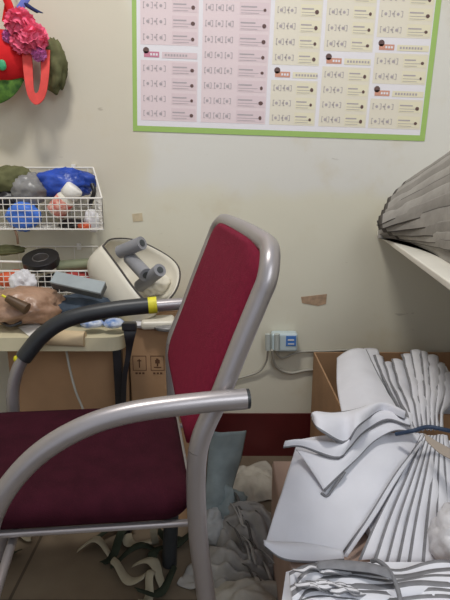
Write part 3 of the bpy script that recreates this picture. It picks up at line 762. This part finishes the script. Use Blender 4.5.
# upper fan
ups = [(362,348,15),(373,356,10),(383,362,9),(391,360,13),(401,353,12),(410,350,12),(419,351,9),(426,355,12),(435,362,10),(442,371,10)]
for i, (x, y, w) in enumerate(ups):
    l = .012+.022*math.sin(3.14*i/9)
    kx = 403+i*4
    piece([UP(x,y,l), UP(x+(kx-x)*.3+1,y+27,l+.009), UP(x+(kx-x)*.7,y+(430-y)*.7,l+.007), UP(kx,431,.02)],
          [UP(x+w,y+1.5,l-.008), UP(x+w+(kx-x)*.3,y+29,l-.002), UP(kx-2+6,y+(430-y)*.72,l), UP(kx+4,431,.012)],
          'white strip with grey binding fanned out above the blue tie','strips fanned above the tie',nu=18,nv=4,bulge=.004,edge=(True,False),ew=(3.2,6,5,3,4.5,3,6,3.5,4,5)[i],th=.002,wob=.004,seed=20+i)
# lower fan: shingled strips
bots = [358,372,385,396,407,421,433,446,460]
for i, x in enumerate(bots[:-1]):
    x2 = bots[i+1]+3; kx = 420+i*3.2; l = .010+.012*math.sin(3.14*(i+1)/9)
    yb = 560 if i else 556
    piece([LP(kx,436,.022), LP(kx+(x-kx)*.33,476,l+.006), LP(kx+(x-kx)*.7,520,l+.005), LP(x,yb+4,l+.002)],
          [LP(kx+5,436,.014), LP(kx+5+(x2-kx)*.36,476,l-.002), LP(kx+3+(x2-kx)*.74,520,l-.003), LP(x2+3,yb+4,l-.003)],
          'long white strip with grey binding fanned out below the blue tie','strips fanned below the tie',nu=20,nv=4,bulge=.003,edge=(True,False),ew=5.0 if i%2 else 4.2,th=.002,seed=50+i)
# one crossing strip and a loose thread
piece([LP(420,440,.034),LP(392,478,.034),LP(372,510,.028),LP(342,556,.02)],[LP(423,441,.03),LP(396,482,.03),LP(377,514,.022),LP(347,557,.016)],'narrow strip along the edge of the broad white piece',nv=3,edge=(True,False),ew=5,seed=80)
T(tube('thread', [LP(345,472,.032),LP(340,479,.030),LP(334,487,.024),LP(327,496,.022),LP(321,493,.022)], .0024, EDGEF, None, 6), 'loose grey thread curling on the broad white piece', 'thread')
# ties
T(tube('navy_cord', [UP(396,434,.03),UP(412,431,.05),UP(428,427,.056),UP(446,430,.056),UP(462,434,.04)], .0042, TIE, None, 10), 'navy blue cord tied round the big white sheaf', 'cord')
A = [UP(424,434,.052),UP(440,443,.052),UP(456,452,.048)]; B = [UP(426,440,.052),UP(440,452,.052),UP(456,461,.048)]
T(sheet('tie_ribbon', A, B, [BROWNTIE,BROWNTIE], None, nv=3, th=.002), 'tan ribbon end trailing from the navy tie', 'ribbon')
# body of cloth beneath the sheaf so that it rests on the boxes
def mound(name, pts, zb, m, label, cat):
    n = len(pts); V = [Vector(p) for p in pts]+[Vector((p[0],p[1],zb)) for p in pts]
    return T(link(name, V, [tuple(range(n)), tuple(range(2*n-1,n-1,-1))]+[(i,(i+1)%n,n+(i+1)%n,n+i) for i in range(n)], m, smooth=False), label, cat)
mound('fabric_stack', [LP(300,448,-.012),LP(458,440,-.012),LP(478,560,-.016),LP(378,560,-.016),LP(362,505,-.014),LP(300,515,-.012)], .284, WHITEF, 'flat stack of white pieces underneath the fanned strips', 'fabric stack')
mound('fabric_stack', [UP(342,366,-.012),UP(446,366,-.012),UP(462,398,-.01),UP(352,398,-.01)], .01, WHITEF, 'stack of white pieces filling the open box behind the tie', 'fabric stack')

# near bundle across the bottom
def NB(px, py, lift=0): 
    z = .36+lift; p = PZ(px, py, z); return p
NM = 10
for i in range(NM):
    y0 = 562+i*6.2; t = i/(NM-1)
    lift = .012*math.sin(3.14*min(1,t*.9+.15))
    xs = 283+6*math.sin(i*2.1)+3*i%7
    A = [NB(xs+6,y0+12,lift), NB(310,y0+2,lift+.004), NB(350,y0+2,lift+.008), NB(391,y0+7-.3*i,lift+.0), NB(430,y0+1,lift+.006), NB(480,y0+3,lift+.004)]
    B = [p+Vector((.0,-.022,-.010)) for p in A]
    piece(A, B, 'white strip with grey binding in the tied bundle nearest the camera', 'strips of the near bundle', nu=34, nv=4, bulge=.003, edge=(True,False), ew=(6,8.5,5,9,6)[i%5], th=.0025, wob=.005, seed=90+i)
# crumpled grey ends at left of the near bundle
for i in range(12):
    x = 292+i*3.8+R.uniform(-3,3); y = 566+R.uniform(0,26); a = R.uniform(-.6,.8)
    A = [NB(x,y,.02), NB(x+9,y-5*a,.028), NB(x+18,y+4*a,.024), NB(x+30,y+2,.018)]; B = [p+Vector((.002,-.010,.002)) for p in A]
    T(sheet('fabric_tail', A, B, WG, None, nu=14, nv=3, edge=(True,True), ew=5, th=.002, wob=.006, seed=130+i), 'short curled grey fabric tail at left end of near bundle', 'fabric tail', 'curled tails of the near bundle')
T(sheet('cut_garment_piece', [NB(318,563,.016),NB(340,560,.026),NB(362,561,.028),NB(384,568,.026)], [NB(316,571,.02),NB(338,570,.032),NB(364,573,.034),NB(392,582,.030)], [EDGEF,EDGEF], None, nu=20, nv=6, bulge=.008, wob=.004, seed=99), 'grey folded piece lying over the near bundle left of its band', 'fabric piece')
T(tube('tie_band', [NB(372,561,.0),NB(378,561,.022),NB(388,569,.030),NB(396,584,.030),NB(401,602,.028)], .0034, EDGEF, None, 10), 'grey twisted band tied across the near bundle', 'band')
mound('fabric_stack', [NB(286,572,-.012),NB(318,562,-.008),NB(480,562,-.008),NB(480,640,-.02),NB(276,640,-.02)], .284, WHITEF, 'block of white pieces underneath the near tied bundle', 'fabric stack')
T(crumple('plastic_bag', LP(456,540,.05), (.042,.05,.055), WCRUMP, seed=61, amp=.35, freq=2.6), 'white crumpled plastic bag at the right edge on the strips', 'bag')

# ------------------------------------------------------------------ cloths and scraps on the floor between
T(sheet('draped_cloth', [PY(211,430,1.30),PY(207,470,1.28),PY(205,520,1.20)], [PY(246,430,1.34),PY(240,462,1.31),PY(228,500,1.26)], [BLUEGREY,BLUEGREY], None, bulge=.03, up=Vector((0,-1,.2)), th=.004, wob=.012, seed=5), 'blue grey cloth leaning against the tall box behind the chair', 'cloth')
T(crumple('cloth_bundle', PZ(228,510,.06), (.05,.06,.06), BLUEGREY, seed=72, amp=.5, freq=2.4, flat=.05), 'blue grey cloth bundle on the floor behind the chair leg', 'cloth')
T(crumple('cloth_bundle', PZ(214,528,.04), (.04,.05,.045), mat('pale_grey_cloth',(172,172,170),.85,0,.08,20,.3,40), seed=73, amp=.45, flat=.038), 'pale grey cloth lump on the floor just behind the chair leg', 'cloth')
def drape(name, c, rx, ry, h, m, label, cat, seed=0, rz=0, folds=5, amp=.02, slope=0, n=44):
    """a dropped piece of cloth: domed, with running folds and a ragged hem"""
    M = Matrix.Rotation(rz, 3, 'Z'); V, Fc = [], []; c = Vector(c)
    for i in range(n+1):
        for j in range(n+1):
            u, v = -1+2*i/n, -1+2*j/n
            q = Vector((u*1.3+seed*3.1, v*1.3, seed*1.7)); nz = noise.noise(q)
            r = min(1, (abs(u)**2.6+abs(v)**2.6)**(1/2.6)); ed = 1+.22*noise.noise(Vector((u*1.7, v*1.7, seed*2.3)))
            fold = abs(math.sin(folds*(u+.45*v*nz)+4*nz+seed))
            z = h*(1-r**2.2) + amp*(fold-.35)*(1-.55*r) + amp*.9*noise.noise(q*2.7)
            p = M @ Vector((u*rx*ed, v*ry*ed, 0)); p.z = max(.003, z+slope*u*rx); V.append(c+p)
    for i in range(n):
        for j in range(n): Fc.append((i*(n+1)+j, (i+1)*(n+1)+j, (i+1)*(n+1)+j+1, i*(n+1)+j+1))
    o = link(name, V, Fc, m, None); md = o.modifiers.new('t','SOLIDIFY'); md.thickness = .002; md.offset = 0
    return T(o, label, cat)
GB = mat('grey_beige_cloth',(176,170,158),.9,0,.1,20,.3,40)
def floorpt(px,py): p = PZ(px,py,.0); return Vector((p.x,p.y,.0))
H = PZ(256,525,.10)
drape('scrap_cloth', (H.x-.005,H.y+.03,0), .085,.13,.115, GREYF, 'grey crumpled scrap cloth heaped on floor, highest of the heap', 'cloth scrap', 1, .9, 6, .030)
H = PZ(240,560,.06)
drape('scrap_cloth', (H.x,H.y,0), .075,.12,.07, GREYF, 'grey crumpled scrap cloth on floor in front of its heap', 'cloth scrap', 2, 1.1, 6, .026)
H = PZ(262,590,.06)
drape('scrap_cloth', (H.x-.01,H.y-.02,0), .075,.12,.08, GB, 'grey beige crumpled scrap cloth at the bottom beside pale box', 'cloth scrap', 4, 1.3, 4, .022)
H = PZ(250,478,.0)
drape('scrap_cloth', (H.x,H.y-.03,0), .09,.10,.02, GB, 'flat grey beige scrap cloth on the floor behind the heap', 'cloth scrap', 6, .3, 3, .012)
# crease-like dark strips tangled in the heap
for i in range(14):
    x, y = R.uniform(230,272), R.uniform(492,580); a = R.uniform(-1.3,-.6)
    z = .135-.0009*(y-490)
    c = PZ(x,y,z); dx = Vector((math.cos(a)*.5,-math.sin(a)*.9*-1,0)).normalized()*R.uniform(.02,.05)
    A = [c-dx, c+Vector((0,0,.010)), c+dx+Vector((0,0,-.004))]; B = [p+Vector((.008,-.004,-.004)) for p in A]
    T(sheet('fabric_scrap', A, B, [GREYD if i%2 else GREYF, GREYD], None, nu=10, nv=3, bulge=.003, th=.0015, wob=.006, seed=160+i), 'narrow grey offcut tangled on the heap of scrap cloths', 'scrap', 'offcuts on the grey heap')
# floor offcuts beneath the chair
sc = [(118,548,.11,.9,SCRAPD),(135,560,.10,.2,SCRAPD),(150,575,.08,-.5,SCRAPW),(165,552,.09,1.4,SCRAPD),(128,576,.08,-.2,SCRAPW),(158,588,.09,.6,SCRAPD),(148,592,.06,.9,SCRAPW),(112,536,.09,.1,SCRAPD),(95,552,.07,-.1,SCRAPW),(18,538,.06,.3,SCRAPW),(10,548,.07,-.4,SCRAPD),(176,540,.08,.0,SCRAPD),(140,545,.07,-.8,SCRAPW)]
for i, (x,y,l,a,m) in enumerate(sc):
    c = PZ(x,y,.004); d = Vector((math.cos(a),math.sin(a),0)); s = Vector((-d.y,d.x,0)); w = .014+.008*R.random(); A, B = [], []
    for k in range(7):
        t = k/6-.5; p = c+d*l*t*1.2+s*.02*math.sin(4*t+i)+Vector((0,0,.012+.010*math.sin(5*t+i))); A.append(p+s*w*(1-.5*abs(t))); B.append(p-s*w*(1-.5*abs(t))+Vector((0,0,.004)))
    T(sheet('fabric_scrap', A, B, [m,m], None, nu=14, nv=3, bulge=.004, th=.0015, wob=.003, seed=200+i), ('pale' if m is SCRAPW else 'dark green')+' curled fabric offcut on the floor beneath the maroon seat', 'scrap', ('pale' if m is SCRAPW else 'dark')+' offcuts under the chair')
A = [PY(147,514,1.1),PY(150,530,1.1),PZ(152,546,.01)]; B = [PY(155,514,1.1),PY(157,530,1.1),PZ(159,544,.01)]
T(sheet('fabric_scrap', A, B, [SCRAPW,SCRAPW], None, nv=3, th=.002, up=Vector((0,-1,0))), 'pale strip of fabric hanging down from under the seat', 'scrap')

# ------------------------------------------------------------------ light
w = bpy.data.worlds.new('world'); bpy.context.scene.world = w; w.use_nodes = True
w.node_tree.nodes['Background'].inputs[0].default_value = (.80,.86,1,1); w.node_tree.nodes['Background'].inputs[1].default_value = .48
def area(name, loc, tgt, sx, sy, power, col):
    l = bpy.data.lights.new(name, 'AREA'); l.shape = 'RECTANGLE'; l.size = sx; l.size_y = sy; l.energy = power; l.color = col
    o = bpy.data.objects.new(name, l); COL.objects.link(o); o.location = loc
    o.rotation_euler = (Vector(tgt)-Vector(loc)).to_track_quat('-Z','Y').to_euler(); return o
area('ceiling_lamp', (-.33,.60,2.6), (-.1,1.3,.5), .36, .16, 16, (1,.965,.90))
area('right_fill_light', (.75,-.9,1.9), (.3,1.0,.4), .9, .9, 10, (.88,.94,1))  # unseen cool fill added behind the camera to brighten the white fabric
sc_ = bpy.context.scene
sc_.view_settings.view_transform = 'Standard'; sc_.view_settings.look = 'None'; sc_.view_settings.gamma = 1; sc_.view_settings.use_curve_mapping = False
sc_.view_settings.exposure = .38
